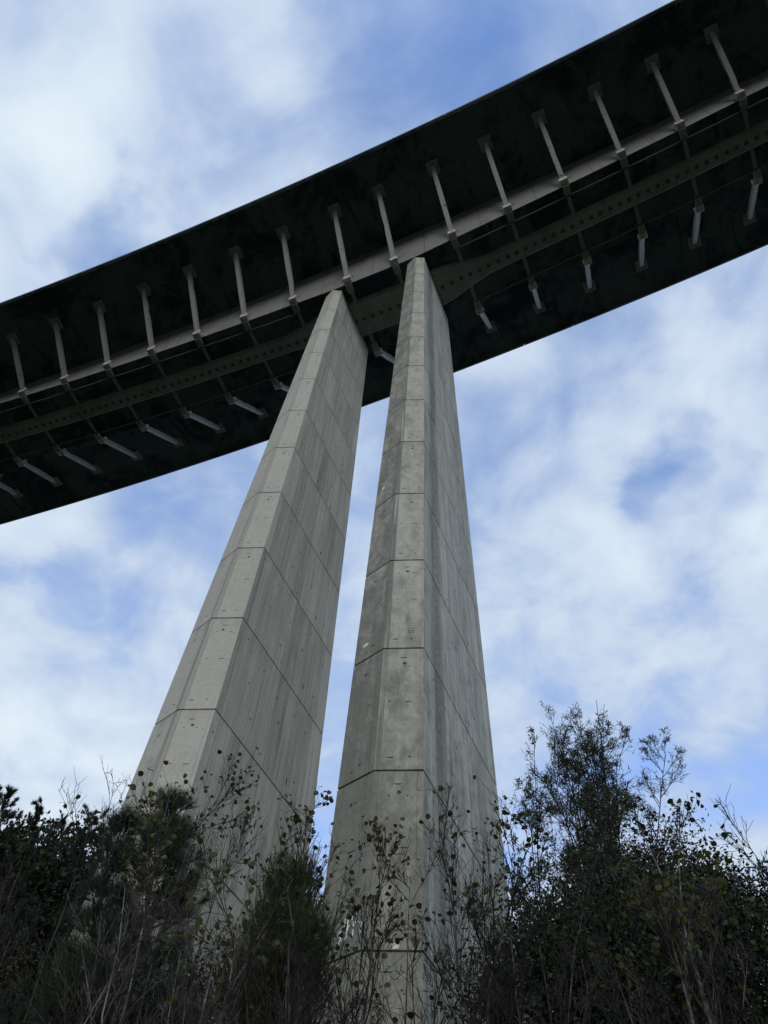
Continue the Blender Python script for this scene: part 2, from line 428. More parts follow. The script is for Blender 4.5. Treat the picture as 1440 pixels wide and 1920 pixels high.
zz = lambda f: f
for pls in ([[(.86, 1.955), (.86, 1.90), (.92, 1.902)]],                               # L
            [[(.60, 1.925), (.62, 1.94), (.60, 1.885)]], [[(.68, 1.93), (.68, 1.89), (.73, 1.895)]],
            [[(.76, 1.935), (.79, 1.955), (.775, 1.92)]],
            [[(.50, 1.878), (.55, 1.884), (.52, 1.862), (.555, 1.848), (.49, 1.815)]],     # 3
            [[(.665, 1.89), (.70, 1.885), (.665, 1.862), (.70, 1.845), (.66, 1.832), (.66, 1.85), (.70, 1.872), (.665, 1.89)]],   # 8
            [[(.80, 1.91), (.82, 1.885)], [(.82, 1.872), (.81, 1.83)]],                  # 1
            [[(.93, 1.90), (.945, 1.872), (.985, 1.872)], [(.99, 1.895), (.985, 1.838)]]):     # 4
    strokes('chalk_mark', 'A', pls, .034, M_CHALK, liftsR[11])
def patch(face, fr, z, w, h, mat, parent, name='mortar_patch'):
    hw = w / 2 / 1.36
    P = [(fr - hw, z - h / 2 / S), (fr + hw * .9, z - h / 2.3 / S), (fr + hw, z + h / 2 / S), (fr - hw * .8, z + h / 2.2 / S)]
    o = [on_face(face, *p)[0] for p in P]; i = [on_face(face, *p, -.01)[0] for p in P]
    mesh(name, o + i, [[0, 1, 2, 3], [0, 4, 5, 1], [1, 5, 6, 2], [2, 6, 7, 3], [3, 7, 4, 0]], mat, parent)
patch('A', .345, 3.905, .24, .16, M_PATCH, liftsR[9])
patch('A', .32, 6.03, .20, .26, M_PATCH, liftsR[7])
patch('B', .566, 1.787, .16, .22, M_PATCH, liftsR[11])
# a stamped survey plate: frame of four bars with a bar across
strokes('survey_stamp', 'B', [[(.61, 3.955), (.745, 3.955)], [(.62, 3.94), (.62, 3.905)], [(.735, 3.94), (.735, 3.90)], [(.61, 3.912), (.70, 3.912)], [(.60, 3.93), (.76, 3.932)]], .022, M_DARK, liftsR[9])

# ------------------------------------------------------------------ deck
QK, QX0, QZ, QW, QB0, QHL, QHR, QB, QP, QG = .0039, .7708, 15.4326, 2.3856, 13.7591, .0754, .2135, .6766, .8422, .0499
def yc(X): return -QK * (X - QX0) ** 2
def zslab(X): return QZ + QG * X
def zbox(X):
    h = min(max(abs(X) - CP, 0), 8.5)
    z = QB0 + (QHR if X > 0 else QHL) * h ** QP
    ex = max(abs(X) - CP - 8.5, 0) * (1 if X > 0 else -1)
    return z + QG * ex
def D(X, off, z):
    """deck point: X along, off across from the centreline, both in pours; z in pours"""
    sl = -2 * QK * (X - QX0); n = np.array([-sl, 1.0]) / math.hypot(1, sl)
    return np.array([(X + n[0] * off) * S, (yc(X) + n[1] * off) * S, z * S + EYE])
def tangent(X):
    t = D(X + .01, 0, 0) - D(X - .01, 0, 0); return t / np.linalg.norm(t)

deck = tag(empty('bridge_deck', (0, 0, QB0 * S + EYE)), 'dark curved viaduct deck on concrete struts high above the twin piers', 'bridge deck')
XS = [-1.6 - 1.047 * k for k in range(12)][::-1] + [-.49, .437] + [1.55 + 1.043 * k for k in range(11)]
bounds = [XS[0] - .52] + [(a + b) / 2 for a, b in zip(XS[:-1], XS[1:])] + [XS[-1] + .52]
def section(X):
    zb, zs = zbox(X), zslab(X)
    half = [(-QB, zb), (-QB - .03, zs - .42), (-QB - .06, zs - .29), (-1.08, zs - .205), (-1.65, zs - .125), (-QW + .06, zs - .012), (-QW + .05, zs - .03), (-QW, zs - .03 + .03), (-QW, zs + .13)]
    pts = half + [(-o, z) for o, z in half[::-1]]
    return [D(X, o, z) for o, z in pts]
for i in range(len(XS)):
    a, b = bounds[i] + .003, bounds[i + 1] - .003
    st = [a, (a * 2 + b) / 3, (a + 2 * b) / 3, b]
    rings = [section(q) for q in st]; n = len(rings[0])
    V = [p for r in rings for p in r]; F = []; FM = []
    for r in range(3):
        for k in range(n):
            j = (k + 1) % n
            F.append([r * n + k, (r + 1) * n + k, (r + 1) * n + j, r * n + j])
            FM.append(1 if k in (0, 1, n - 3, n - 2) else (2 if k == 8 else 0))
    F.append(list(range(n))); FM.append(0)
    F.append([3 * n + q for q in range(n - 1, -1, -1)]); FM.append(0)
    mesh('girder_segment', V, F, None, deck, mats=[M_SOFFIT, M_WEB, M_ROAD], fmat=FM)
    # keel segment with its row of square openings
    cells = max(2, round((b - a) / .172)); V = []; F = []; FM = []
    def hw(X):
        t = (abs(X) - 1.06) / (1.98 - 1.06)
        t = min(max(t, 0), 1); t = t * t * (3 - 2 * t) * .4 + t * .6
        return .345 + (.175 - .345) * t, .30 + (.120 - .30) * t
    kd = .105
    for c in range(cells):
        x0 = a + (b - a) * c / cells; x1 = a + (b - a) * (c + 1) / cells; xm = (x0 + x1) / 2
        xs4 = [x0, xm - .036, xm + .036, x1]
        B0 = len(V)
        for X in xs4:
            wt_, wb_ = hw(X); z = zbox(X) - kd
            V.append(D(X, -wt_, zbox(X)))
            for o in (-wb_, -.036, .036, wb_): V.append(D(X, o, z))
            V.append(D(X, wt_, zbox(X)))
        for r in range(3):
            for k in range(5):
                if r == 1 and k == 2: continue
                q = B0 + r * 6 + k
                F.append([q, q + 6, q + 7, q + 1]); FM.append(0)
        h = [B0 + 8, B0 + 14, B0 + 15, B0 + 9]; B1 = len(V)
        for q in h: V.append(V[q] + np.array([0, 0, .05]))
        for k in range(4):
            j = (k + 1) % 4
            F.append([h[k], B1 + k, B1 + j, h[j]]); FM.append(1)
        F.append([B1, B1 + 1, B1 + 2, B1 + 3]); FM.append(1)
    mesh('keel_segment', V, F, None, deck, mats=[M_KEEL, M_DARK], fmat=FM)

rnd = random.Random(4)
for X in XS:
    t = tangent(X); nrm = np.array([-t[1], t[0], 0.0])
    for sd in (-1, 1):
        zb = zbox(X)
        foot = D(X, sd * (QB + .045), zb + .045); topp = D(X, sd * 1.66, zslab(X) - .135)
        d = topp - foot; L_ = np.linalg.norm(d); ax = frame(d, up=t)   # x along the strut
        # strut body: slightly swelling square bar cut into four lengths, one corner spalled here and there
        V = []; F = []
        NS = 9
        for k in range(NS):
            c = foot + d * (k / (NS - 1)); w = .38 * (1 + .10 * math.sin(math.pi * k / (NS - 1)))
            if sd < 0: w *= 1.0
            for (iy, iz) in ((-1, -1), (1, -1), (1, 1), (-1, 1)):
                s1 = 1 - (rnd.random() < .08) * rnd.uniform(.10, .30)
                V.append(c + ax[1] * iy * w / 2 * s1 + ax[2] * iz * w / 2 * s1)
        for k in range(NS - 1):
            for q in range(4):
                F.append([k * 4 + q, k * 4 + (q + 1) % 4, k * 4 + 4 + (q + 1) % 4, k * 4 + 4 + q])
        F += [[3, 2, 1, 0], [(NS - 1) * 4 + q for q in range(4)]]
        so = mesh('strut', V, F, M_STRUT, deck)
        pb = MB(); pc = D(X, sd * 1.66, zslab(X) - .135)
        n2 = D(X, sd * 1.75, zslab(X) - .105) - D(X, sd * 1.55, zslab(X) - .143); n2 /= np.linalg.norm(n2)
        pb.box(pc + np.array([0, 0, .01]), 1.15, 1.3, .16, [t, n2, np.cross(t, n2)])
        pb.build('head_plate', M_PLATE, so, .02)
        bb = MB()
        bb.box(D(X, sd * (QB + .055), zb + .05) ,   .74, .66, .80, [t, nrm, (0, 0, 1)])
        bb.build('foot_block', M_BRACKET, so, .05)
        b2 = MB()
        b2.box(D(X, sd * (QB - .075), zb - .035), .56, .86, .42, [t, nrm, (0, 0, 1)])
        b2.build('heel_block', M_KEEL, so, .04)
        # bent lifting wire beside the block
        w_ = MB(); q0 = D(X, sd * (QB + .09), zb + .03) + t * .32
        pts = [q0, q0 + t * .22 + np.array([0, 0, .22]), q0 + t * .40 - nrm * sd * .0 + np.array([0, 0, .05]), q0 + t * .06 + np.array([0, 0, -.25])]
        for p, q in zip(pts[:-1], pts[1:]):
            w_.box((p + q) / 2, np.linalg.norm(q - p), .022, .022, frame(q - p, up=nrm))
        w_.build('lifting_wire', M_PIPE, so)
        # rib across the soffit between the edge and the keel
        if not (abs(abs(X) - CP) < .2):
            rb = MB(); w0 = hw(X)[0] - .02
            p, q = D(X, sd * w0, zb - .012), D(X, sd * (QB - .16), zb - .012)
            rb.box((p + q) / 2, np.linalg.norm(q - p), .34, .20, frame(q - p)); rb.build('cross_rib', M_KEEL, deck, .02)
# service pipes slung under both edges of the box, outside the piers
for sd in (-1, 1):
    for rng in ([x for x in XS if x > 1.2], [x for x in XS if x < -1.2]):
        pts = []
        for x0, x1 in zip(rng[:-1], rng[1:]):
            for k in range(8):
                f = k / 8; X = x0 + (x1 - x0) * f
                pts.append(D(X, sd * .515, zbox(X) - .082 - .02 * 4 * f * (1 - f)))
        pts.append(D(rng[-1], sd * .515, zbox(rng[-1]) - .085)); pts = np.array(pts)
        V = []; F = []
        for i_, p in enumerate(pts):
            dd = pts[min(i_ + 1, len(pts) - 1)] - pts[max(i_ - 1, 0)]; fr_ = frame(dd)
            for q in range(6): V.append(p + .07 * (fr_[1] * math.cos(q * math.pi / 3) + fr_[2] * math.sin(q * math.pi / 3)))
        for i_ in range(len(pts) - 1):
            for q in range(6): F.append([i_ * 6 + q, i_ * 6 + (q + 1) % 6, i_ * 6 + 6 + (q + 1) % 6, i_ * 6 + 6 + q])
        mesh('service_pipe', V, F, M_PIPE, deck, smooth=True)
# continuous road surface over the segments
xs = np.linspace(bounds[0], bounds[-1], 120); V = []; F = []
for X in xs:
    V += [D(X, -QW + .03, zslab(X) + .012), D(X, -QW + .03, zslab(X) + .131), D(X, QW - .03, zslab(X) + .131), D(X, QW - .03, zslab(X) + .012)]
for i_ in range(len(xs) - 1):
    for q in range(3): F.append([4 * i_ + q, 4 * i_ + q + 1, 4 * i_ + q + 5, 4 * i_ + q + 4])
mesh('road_surface', V, F, M_ROAD, deck)
# parapets along both edges of the deck
for sd in (-1, 1):
    V = []; F = []; xs = np.linspace(bounds[0], bounds[-1], 90)
    for X in xs:
        for o, h in ((-.10, .128), (-.10, .30), (-.14, .30), (-.17, .128)): V.append(D(X, sd * (QW + o - .003), zslab(X) + h + .002))
    for i_ in range(len(xs) - 1):
        for q in range(4): F.append([i_ * 4 + q, i_ * 4 + (q + 1) % 4, i_ * 4 + 4 + (q + 1) % 4, i_ * 4 + 4 + q])
    mesh('parapet', V, F, M_WEB, deck)

# ------------------------------------------------------------------ vegetation
RNG = np.random.default_rng(11)
def reseed(*k):
    global RNG
    RNG = np.random.default_rng([int(abs(q) * 10) for q in k])
def unit(a): return a / np.maximum(np.linalg.norm(a, axis=-1, keepdims=True), 1e-9)
def grow(start, d, length, K, up=.15, wig=.12):
    """N curved shoots -> (N,K,3)"""
    N_ = len(start); P = np.zeros((N_, K, 3)); P[:, 0] = start; d = unit(d.copy())
    step = (length / (K - 1))[:, None]
    for k in range(1, K):
        P[:, k] = P[:, k - 1] + d * step
        d = unit(d + np.array([0, 0, up]) / (K - 1) + RNG.normal(0, wig, d.shape) / math.sqrt(K - 1))
    return P
def tubes(P, r0, r1, ns):
    """polylines (N,K,3) with start/end radii -> verts, quads"""
    N_, K, _ = P.shape
    T = unit(np.gradient(P, axis=1)); ref = np.where(np.abs(T[..., 2:3]) > .9, np.array([1., 0, 0]), np.array([0, 0, 1.]))
    A = unit(np.cross(T, ref)); B = np.cross(T, A)
    t = np.linspace(0, 1, K)[None, :]; R = (r0[:, None] * (1 - t) + r1[:, None] * t)
    an = np.arange(ns) * 2 * math.pi / ns
    V = P[:, :, None, :] + R[:, :, None, None] * (A[:, :, None, :] * np.cos(an)[None, None, :, None] + B[:, :, None, :] * np.sin(an)[None, None, :, None])
    idx = np.arange(N_ * K * ns).reshape(N_, K, ns)
    a = idx[:, :-1]; b = idx[:, 1:]
    F = np.stack([a, np.roll(a, -1, 2), np.roll(b, -1, 2), b], -1).reshape(-1, 4)
    return V.reshape(-1, 3), F
def join(parts):
    V = []; F = []; o = 0
    for v, f in parts:
        V.append(v); F.append(f + o); o += len(v)
    return np.concatenate(V), np.concatenate(F)
def sprout(P, n, t0, t1, ang, jit=.25):
    """n child starts per shoot: positions, directions, parent index, parameter"""
    N_, K, _ = P.shape
    pi = np.repeat(np.arange(N_), n); t = RNG.uniform(t0, t1, N_ * n)
    x = t * (K - 1); k = np.minimum(x.astype(int), K - 2); f = (x - k)[:, None]
    pos = P[pi, k] * (1 - f) + P[pi, k + 1] * f
    tan = unit(P[pi, k + 1] - P[pi, k])
    ax = unit(np.cross(tan, RNG.normal(size=tan.shape)))
    a = (ang + RNG.normal(0, jit, len(pi)))[:, None]
    return pos, unit(tan * np.cos(a) + ax * np.sin(a)), pi, t
def leaves(pos, size, length_ratio, droop=.3, round_=True, dirs=None, dir_w=1.0):
    N_ = len(pos)
    d = RNG.normal(size=(N_, 3)); d[:, 2] -= droop
    if dirs is not None: d = d + dirs * dir_w
    d = unit(d); s = unit(np.cross(d, RNG.normal(size=(N_, 3)))); n = np.cross(d, s)
    L_ = (size * RNG.uniform(.65, 1.25, N_))[:, None]; w = L_ * length_ratio * .5
    if round_:
        V = np.stack([pos, pos + d * L_ * .28 + s * w + n * w * .35, pos + d * L_ * .72 + s * w * .85 + n * w * .3, pos + d * L_,
                      pos + d * L_ * .72 - s * w * .85 + n * w * .3, pos + d * L_ * .28 - s * w + n * w * .35], 1).reshape(-1, 3)
        b = np.arange(N_)[:, None] * 6
        F = np.concatenate([b + np.array([0, 1, 2, 3]), b + np.array([0, 3, 4, 5])])
    else:
        V = np.stack([pos, pos + d * L_ * .45 + s * w, pos + d * L_ + n * L_ * .12, pos + d * L_ * .45 - s * w], 1).reshape(-1, 3)
        F = np.arange(N_ * 4).reshape(-1, 4)
    return V, F
def needles(pos, dirs, length, width):
    N_ = len(pos); d = unit(dirs); s = unit(np.cross(d, RNG.normal(size=d.shape)))
    L_ = (length * RNG.uniform(.6, 1.15, N_))[:, None]
    V = np.stack([pos - s * width / 2, pos + s * width / 2, pos + d * L_ + np.array([0, 0, -.05]) * L_], 1).reshape(-1, 3)
    return V, np.arange(N_ * 3).reshape(-1, 3)

SEED = {}
def leaf_mat(name, c1, c2, trans=.25, scale=1.3):
    mt, N = new_mat(name)
    pos = N.n('ShaderNodeTexCoord').outputs['Object']
    a = N.noise(pos, scale, 3, .6); b = N.noise(pos, 23.0, 1, .5)
    col = N.mix(N.ramp(N.math('ADD', N.math('MULTIPLY', a, .6), N.math('MULTIPLY', b, .4)), .38, .62), (*c1, 1), (*c2, 1))
    p = N.n('ShaderNodeBsdfPrincipled'); N.set(p.inputs['Base Color'], col); p.inputs['Roughness'].default_value = .6
    p.inputs['Specular IOR Level'].default_value = .25
    tr = N.n('ShaderNodeBsdfTranslucent'); N.set(tr.inputs[0], N.mix(1.0, col, (1.3, 1.5, .5, 1), 'MULTIPLY'))
    mx = N.n('ShaderNodeMixShader'); mx.inputs[0].default_value = trans
    N.t.links.new(p.outputs[0], mx.inputs[1]); N.t.links.new(tr.outputs[0], mx.inputs[2])
    o = N.n('ShaderNodeOutputMaterial'); N.t.links.new(mx.outputs[0], o.inputs[0])
    return mt
def bark_mat(name, c1, c2, scale=6.0):
    mt, N = new_mat(name)
    pos = N.n('ShaderNodeTexCoord').outputs['Object']
    a = N.noise(pos, scale, 5, .65, .4); b = N.noise(pos, 1.1, 2, .5)
    col = N.mix(N.ramp(a, .38, .64), (*c1, 1), (*c2, 1))
    col = N.mix(N.ramp(b, .4, .65, 0, .45), col, (*c1, 1))
    return finish(mt, N, col, .9, a, .01)
M_HAZEL = leaf_mat('hazel_leaf', (.022, .026, .008), (.075, .078, .018), .3, .9)
M_WILLOW = leaf_mat('willow_leaf', (.030, .034, .018), (.075, .085, .038), .35)
M_EVER = leaf_mat('evergreen_leaf', (.007, .011, .0045), (.020, .027, .009), .12, .8)
M_EVER2 = leaf_mat('bronze_leaf', (.011, .011, .005), (.034, .029, .012), .12, .8)
M_PINE = leaf_mat('pine_needle', (.014, .026, .016), (.036, .058, .030), .12, .7)
M_BROOM = leaf_mat('broom_blade', (.016, .028, .006), (.060, .078, .014), .2, .6)
M_BARK_PALE = bark_mat('pale_bark', (.055, .05, .042), (.22, .21, .18))
M_BARK = bark_mat('grey_bark', (.026, .023, .019), (.105, .096, .082))
M_BARK_DARK = bark_mat('dark_bark', (.009, .0085, .0075), (.030, .027, .023))
M_BARK_PINE = bark_mat('pine_bark', (.03, .02, .014), (.09, .06, .04), 3.0)

def at(px, py, dist):
    """point on the line of sight through a photo pixel at a horizontal distance in metres"""
    d = direction(px, py); return CAM + d * (dist / math.hypot(d[0], d[1]))
def root_at(px, py, dist, sink=.1):
    p = at(px, py, dist); return np.array([p[0], p[1], float(ground_z(p[0], p[1])) - sink])

def sapling(tip_px, tip_py, base_px, dist, label, group, bark=M_BARK, r=.035, stems=1, n1=16, n2=7, leaf_n=60, leaf=.062, twig=None, spread=.55, leafband=(.72, 1.0), third=3, name='sapling'):
    reseed(tip_px, tip_py, dist, SEED.get((tip_px, tip_py), 0)); tip = at(tip_px, tip_py, dist); base = root_at(base_px, 1920, dist)
    base[:2] = base[:2] + RNG.normal(0, .05, 2)
    root = tag(empty(name, tuple(base)), label, 'sapling', group)
    H = tip - base; L_ = np.linalg.norm(H)
    K = 12; t = np.linspace(0, 1, K)[:, None]
    trunk = base + H * t
    lean = RNG.normal(0, .05 * L_, 3) * np.array([1, 1, 0]); trunk += np.sin(t * math.pi) * lean + np.cumsum(RNG.normal(0, .028 * L_, (K, 3)) * np.array([1, 1, 0]), 0) * t * (1 - t) * 2
    T = [trunk]
    for s in range(stems - 1):
        q = grow(base[None] + RNG.normal(0, .08, (1, 3)) * np.array([1, 1, 0]), unit(H)[None] + RNG.normal(0, .22, (1, 3)), np.array([L_ * RNG.uniform(.7, .95)]), K, .25, .16)
        T.append(q[0])
    T = np.array(T)
    parts = tubes(T, np.full(len(T), r), np.full(len(T), r * .09), 6)
    mesh('trunk', *parts, bark, root, smooth=True)
    n1 = int(n1 * 1.25)
    p, d, pi, tt = sprout(T, n1, .12, .98, .55, .2)
    d = unit(d + np.array([0, 0, .25])); l1 = L_ * spread * (1.0 - tt * .62) * RNG.uniform(.35, 1.1, len(p)) * .66
    B1 = grow(p, d, l1, 8, .30, .28)
    p2, d2, _, t2 = sprout(B1, n2, .2, 1, .6, .25)
    l2 = np.repeat(l1, n2) * (1.2 - t2) * RNG.uniform(.3, .8, len(p2))
    B2 = grow(p2, unit(d2 + np.array([0, 0, .2])), l2, 6, .3, .30)
    br = [tubes(B1, np.maximum(r * .40 * (1 - tt * .7), .0042), np.full(len(B1), .0024), 4), tubes(B2, np.full(len(B2), .0034), np.full(len(B2), .0018), 3)]
    tips = [B1, B2]
    if third:
        third += 1
        p3, d3, _, t3 = sprout(B2, third, .15, 1, .65, .25)
        B3 = grow(p3, unit(d3 + np.array([0, 0, .15])), np.repeat(l2, third) * RNG.uniform(.3, .7, len(p3)), 4, .2, .22)
        br.append(tubes(B3, np.full(len(B3), .0026), np.full(len(B3), .0014), 3)); tips.append(B3)
    mesh('branch_crown', *join(br), twig or bark, root)
    if leaf_n:
        E = np.concatenate([b[:, q] for b in tips for q in (-1, -2)]); E = E + RNG.normal(0, .018, E.shape)
        cell = np.unique(np.floor(E / .075).astype(int), axis=0, return_index=True)[1]; E = E[cell]   # no two leaves from one bud
        z = (E[:, 2] - base[2]) / max(H[2], .1)
        w = np.clip((z - leafband[0]) / (leafband[1] - leafband[0]), 0, 1) ** 1.0 + .0006; leaf_n = int(leaf_n * 2.0)
        c = RNG.choice(len(E), min(leaf_n, len(E)), replace=False, p=w / w.sum())
        lf = mesh('leaf_spray', *leaves(E[c], leaf * .86, .90, .5), M_HAZEL, root); lf['kind'] = 'stuff'
    return root

# --- bare saplings with a few last leaves, in front of the piers
G1 = 'bare saplings in front of the piers'
LB = 'thin bare sapling with sparse fading leaves, one of the tangled thicket before the piers'
sapling(318, 1490, 292, 6.6, 'pale-barked sapling with a leafy top before the paler pier', G1, M_BARK_PALE, .036, 1, 26, 8, 150, .062, M_BARK, .5, (.70, 1.0))
sapling(470, 1640, 345, 6.2, 'pale leaning sapling stem bending towards the gap between the piers', G1, M_BARK_PALE, .042, 1, 18, 8, 60, .06, M_BARK, .5, (.72, 1.0))
sapling(598, 1560, 520, 7.0, 'sapling with leafy tip against the sky gap between the piers', G1, M_BARK, .034, 1, 20, 7, 120, .06, M_BARK_DARK, .42, (.62, 1.0))
sapling(715, 1565, 690, 7.0, 'dark fine-branched sapling with a leaf cluster on the sooty pier\'s nose', G1, M_BARK, .032, 1, 26, 8, 95, .064, M_BARK_DARK, .45, (.72, 1.0))
sapling(822, 1540, 815, 6.4, 'straight sapling with yellowing tip leaves before the sooty pier\'s wide face', G1, M_BARK, .034, 1, 24, 8, 36, .066, M_BARK_DARK, .5, (.70, 1.0))
for tx, ty, bx_, ds, lf in ((400, 1480, 400, 7.4, 90), (520, 1545, 470, 6.8, 40), (455, 1581, 430, 7.6, 35), (245, 1530, 180, 7.4, 14), (200, 1510, 160, 8.4, 5),
                            (655, 1601, 620, 8.2, 34), (770, 1640, 740, 8.0, 12), (870, 1660, 860, 7.0, 8), (905, 1691, 905, 7.6, 10),
                            (930, 1640, 925, 8.4, 5), (30, 1651, 10, 7.8, 8), (60, 1570, 95, 9.2, 16), (150, 1600, 130, 9.0, 22), (560, 1680, 600, 6.6, 8), (380, 1620, 330, 8.2, 10),
                            (20, 1760, -30, 6.6, 0), (270, 1691, 260, 7.7, 0), (460, 1720, 440, 7.1, 0), (360, 1741, 420, 6.7, 0), (540, 1760, 500, 6.3, 0),
                            (690, 1720, 660, 6.6, 0), (750, 1701, 780, 7.4, 0), (840, 1760, 830, 6.9, 0)):
    LB = ('two-stemmed ' if ty % 2 else 'single-stemmed ') + ('leafless grey sapling in the tangled thicket before the piers' if lf == 0 else 'bare sapling with sparse fading leaves in the thicket before the piers')
    sapling(tx, ty, bx_, ds, LB, G1, M_BARK if (tx * 7 + ty * 3) % 10 < 6 else M_BARK_DARK, .022 + (tx % 7) * .0015, 1 + ty % 2, 18, 7, lf, .06, M_BARK_DARK if (tx * 7 + ty * 3) % 10 < 6 else M_BARK, .5, (.7, 1.0))
for tx, ty, bx_, ds in ((235, 1660, 300, 6.0), (300, 1720, 250, 6.2), (410, 1700, 350, 5.9), (150, 1760, 190, 6.3), (500, 1745, 430, 6.1), (340, 1780, 380, 5.7)):
    sapling(tx, ty, bx_, ds, 'pale leafless crooked sapling low in the thicket before the paler pier', G1, M_BARK_PALE, .024, 1 + tx % 2, 15, 7, 0, .06, M_BARK, .5)
# --- saplings in front of the dark bushes on the right
G2 = 'bare saplings before the dark bushes'
LB2 = 'slender bare sapling with a few leaves, rising before the dark bushes beside the sooty pier'
sapling(1190, 1530, 1150, 7.0, 'grey double-stemmed sapling with leafy top below the tall willow', G2, M_BARK_PALE, .04, 2, 18, 7, 110, .062, M_BARK, .42, (.68, 1.0))
sapling(1275, 1505, 1350, 7.0, 'leaning pale sapling with heart-shaped leaves against the sky', G2, M_BARK_PALE, .042, 1, 18, 7, 120, .066, M_BARK, .42, (.66, 1.0))
sapling(1030, 1510, 1090, 7.2, 'sapling with dark leaves between the sooty pier and the willow', G2, M_BARK, .036, 1, 18, 7, 90, .062, M_BARK_DARK, .42, (.66, 1.0))
for tx, ty, bx_, ds, lf in ((962, 1560, 1010, 7.4, 18), (1390, 1590, 1420, 6.6, 10), (1120, 1601, 1130, 7.8, 40), (1330, 1680, 1300, 7.0, 6), (1230, 1700, 1240, 6.6, 0), (1000, 1700, 985, 6.8, 0),
                            (1080, 1741, 1060, 6.4, 0), (1420, 1740, 1390, 6.6, 0), (1170, 1760, 1200, 6.3, 0), (1290, 1781, 1330, 6.2, 0)):
    LB2 = ('two-stemmed ' if ty % 2 else 'single-stemmed ') + ('leafless sapling before the dark bushes beside the sooty pier' if lf == 0 else 'bare sapling with a few leaves, before the dark bushes beside the sooty pier')
    sapling(tx, ty, bx_, ds, LB2, G2, M_BARK if (tx * 7 + ty * 3) % 10 < 6 else M_BARK_DARK, .022 + (tx % 7) * .0012, 1 + ty % 2, 16, 7, lf, .06, M_BARK_DARK, .5, (.7, 1.0))

# --- tall willow beside the right pier
def leafy_tree(name, label, cat, tip_px, tip_py, base_px, dist, spread, n1, n2, n3, leafn, leaf, ratio, mat, bark, r, lo=.25, group=None, stems=1, up=.5, ang=.5, rnd_=False, droop=.2, fork=0):
    reseed(tip_px, tip_py, dist, SEED.get((tip_px, tip_py), 0)); tip = at(tip_px, tip_py, dist); base = root_at(base_px, 1920, dist)
    root = tag(empty(name, tuple(base)), label, cat, group)
    H = tip - base; L_ = np.linalg.norm(H); K = 12
    T = [base + H * np.linspace(0, 1, K)[:, None] + np.cumsum(RNG.normal(0, .008 * L_, (K, 3)) * np.array([1, 1, 0]), 0) * (np.linspace(0, 1, K) * (1 - np.linspace(0, 1, K)) * 3)[:, None]]
    for s in range(stems - 1 if not fork else 0): T.append(grow(base[None], unit(H)[None] + RNG.normal(0, .06, (1, 3)), np.array([L_ * RNG.uniform(.80, .99)]), K, .15, .08)[0])
    T = np.array(T)
    mesh('trunk', *tubes(T, np.full(len(T), r), np.full(len(T), r * .08), 7), bark, root, smooth=True)
    if fork:      # leaders that leave the trunk half way up and fan out
        for s in range(fork):
            a_ = 2 * math.pi * (s + .3) / fork; k0 = 4 + s % 3
            T = np.concatenate([T, grow(T[0, k0][None], unit(H)[None] + np.array([[math.cos(a_), math.sin(a_), 0]]) * RNG.uniform(.08, .16), np.array([L_ * (1 - k0 / 11) * RNG.uniform(.80, .98)]), K, .22, .10)])
        mesh('leader_cluster', *tubes(T[1:], np.full(fork, r * .5), np.full(fork, r * .07), 6), bark, root, smooth=True)
    p, d, pi, tt = sprout(T, n1, lo, .98, ang, .15)
    if fork: tt = np.where(pi > 0, .45 + .5 * tt, tt)
    l1 = L_ * spread * np.clip(1.3 - tt, .52, .85) * RNG.uniform(.55, 1.1, len(p))
    B1 = grow(p, d, l1, 8, up, .14)
    p2, d2, _, t2 = sprout(B1, n2, .2, 1, .6, .2); l2 = np.repeat(l1, n2) * (1.2 - t2) * RNG.uniform(.3, .6, len(p2))
    B2 = grow(p2, d2, l2, 6, up * .6, .18)
    p3, d3, _, t3 = sprout(B2, n3, .15, 1, .6, .25); B3 = grow(p3, d3, np.maximum(np.repeat(l2, n3) * RNG.uniform(.3, .6, len(p3)), .12), 4, .25, .2)
    br = [tubes(B1, np.maximum(r * .4 * (1 - tt * .75), .008), np.full(len(B1), .004), 5), tubes(B2, np.full(len(B2), .006), np.full(len(B2), .003), 3), tubes(B3, np.full(len(B3), .004), np.full(len(B3), .002), 3)]
    mesh('branch_crown', *join(br), bark, root)
    q, qd, _, _ = sprout(B3, leafn, .1, 1.0, .7, .3)
    lf = mesh('foliage', *leaves(q, leaf, ratio, droop, rnd_, qd, 1.2), mat, root); lf['kind'] = 'stuff'
    return root
leafy_tree('willow_tree', 'tall slim willow with fine narrow leaves against the sky beside the sooty pier', 'tree', 1118, 1312, 1148, 15.5, .145, 26, 9, 4, 3, .085, .21, M_WILLOW, M_BARK_DARK, .07, .33, None, 1, .40, .55, fork=8)
leafy_tree('willow_tree', 'low thin willow at the sooty pier\'s edge, shorter than the tall willow', 'tree', 990, 1480, 1015, 14.5, .14, 32, 7, 4, 4, .085, .24, M_WILLOW, M_BARK_DARK, .05, .34, None, 4, .45, .55)
leafy_tree('leafy_shrub', 'feathery shrub at the far edge of the dark bushes, thin leaves against the sky', 'shrub', 1445, 1640, 1450, 13.0, .18, 30, 8, 4, 3, .075, .34, M_EVER2, M_BARK_DARK, .05, .36, None, 2, .4, .5)
leafy_tree('leafy_tree', 'small-leaved tree whose twig tips show against the deck underside beyond the paler pier', 'tree', -48, 770, -120, 13.0, .10, 40, 7, 3, 5, .06, .5, M_WILLOW, M_BARK, .14, .45, None, 1, .3, .7)

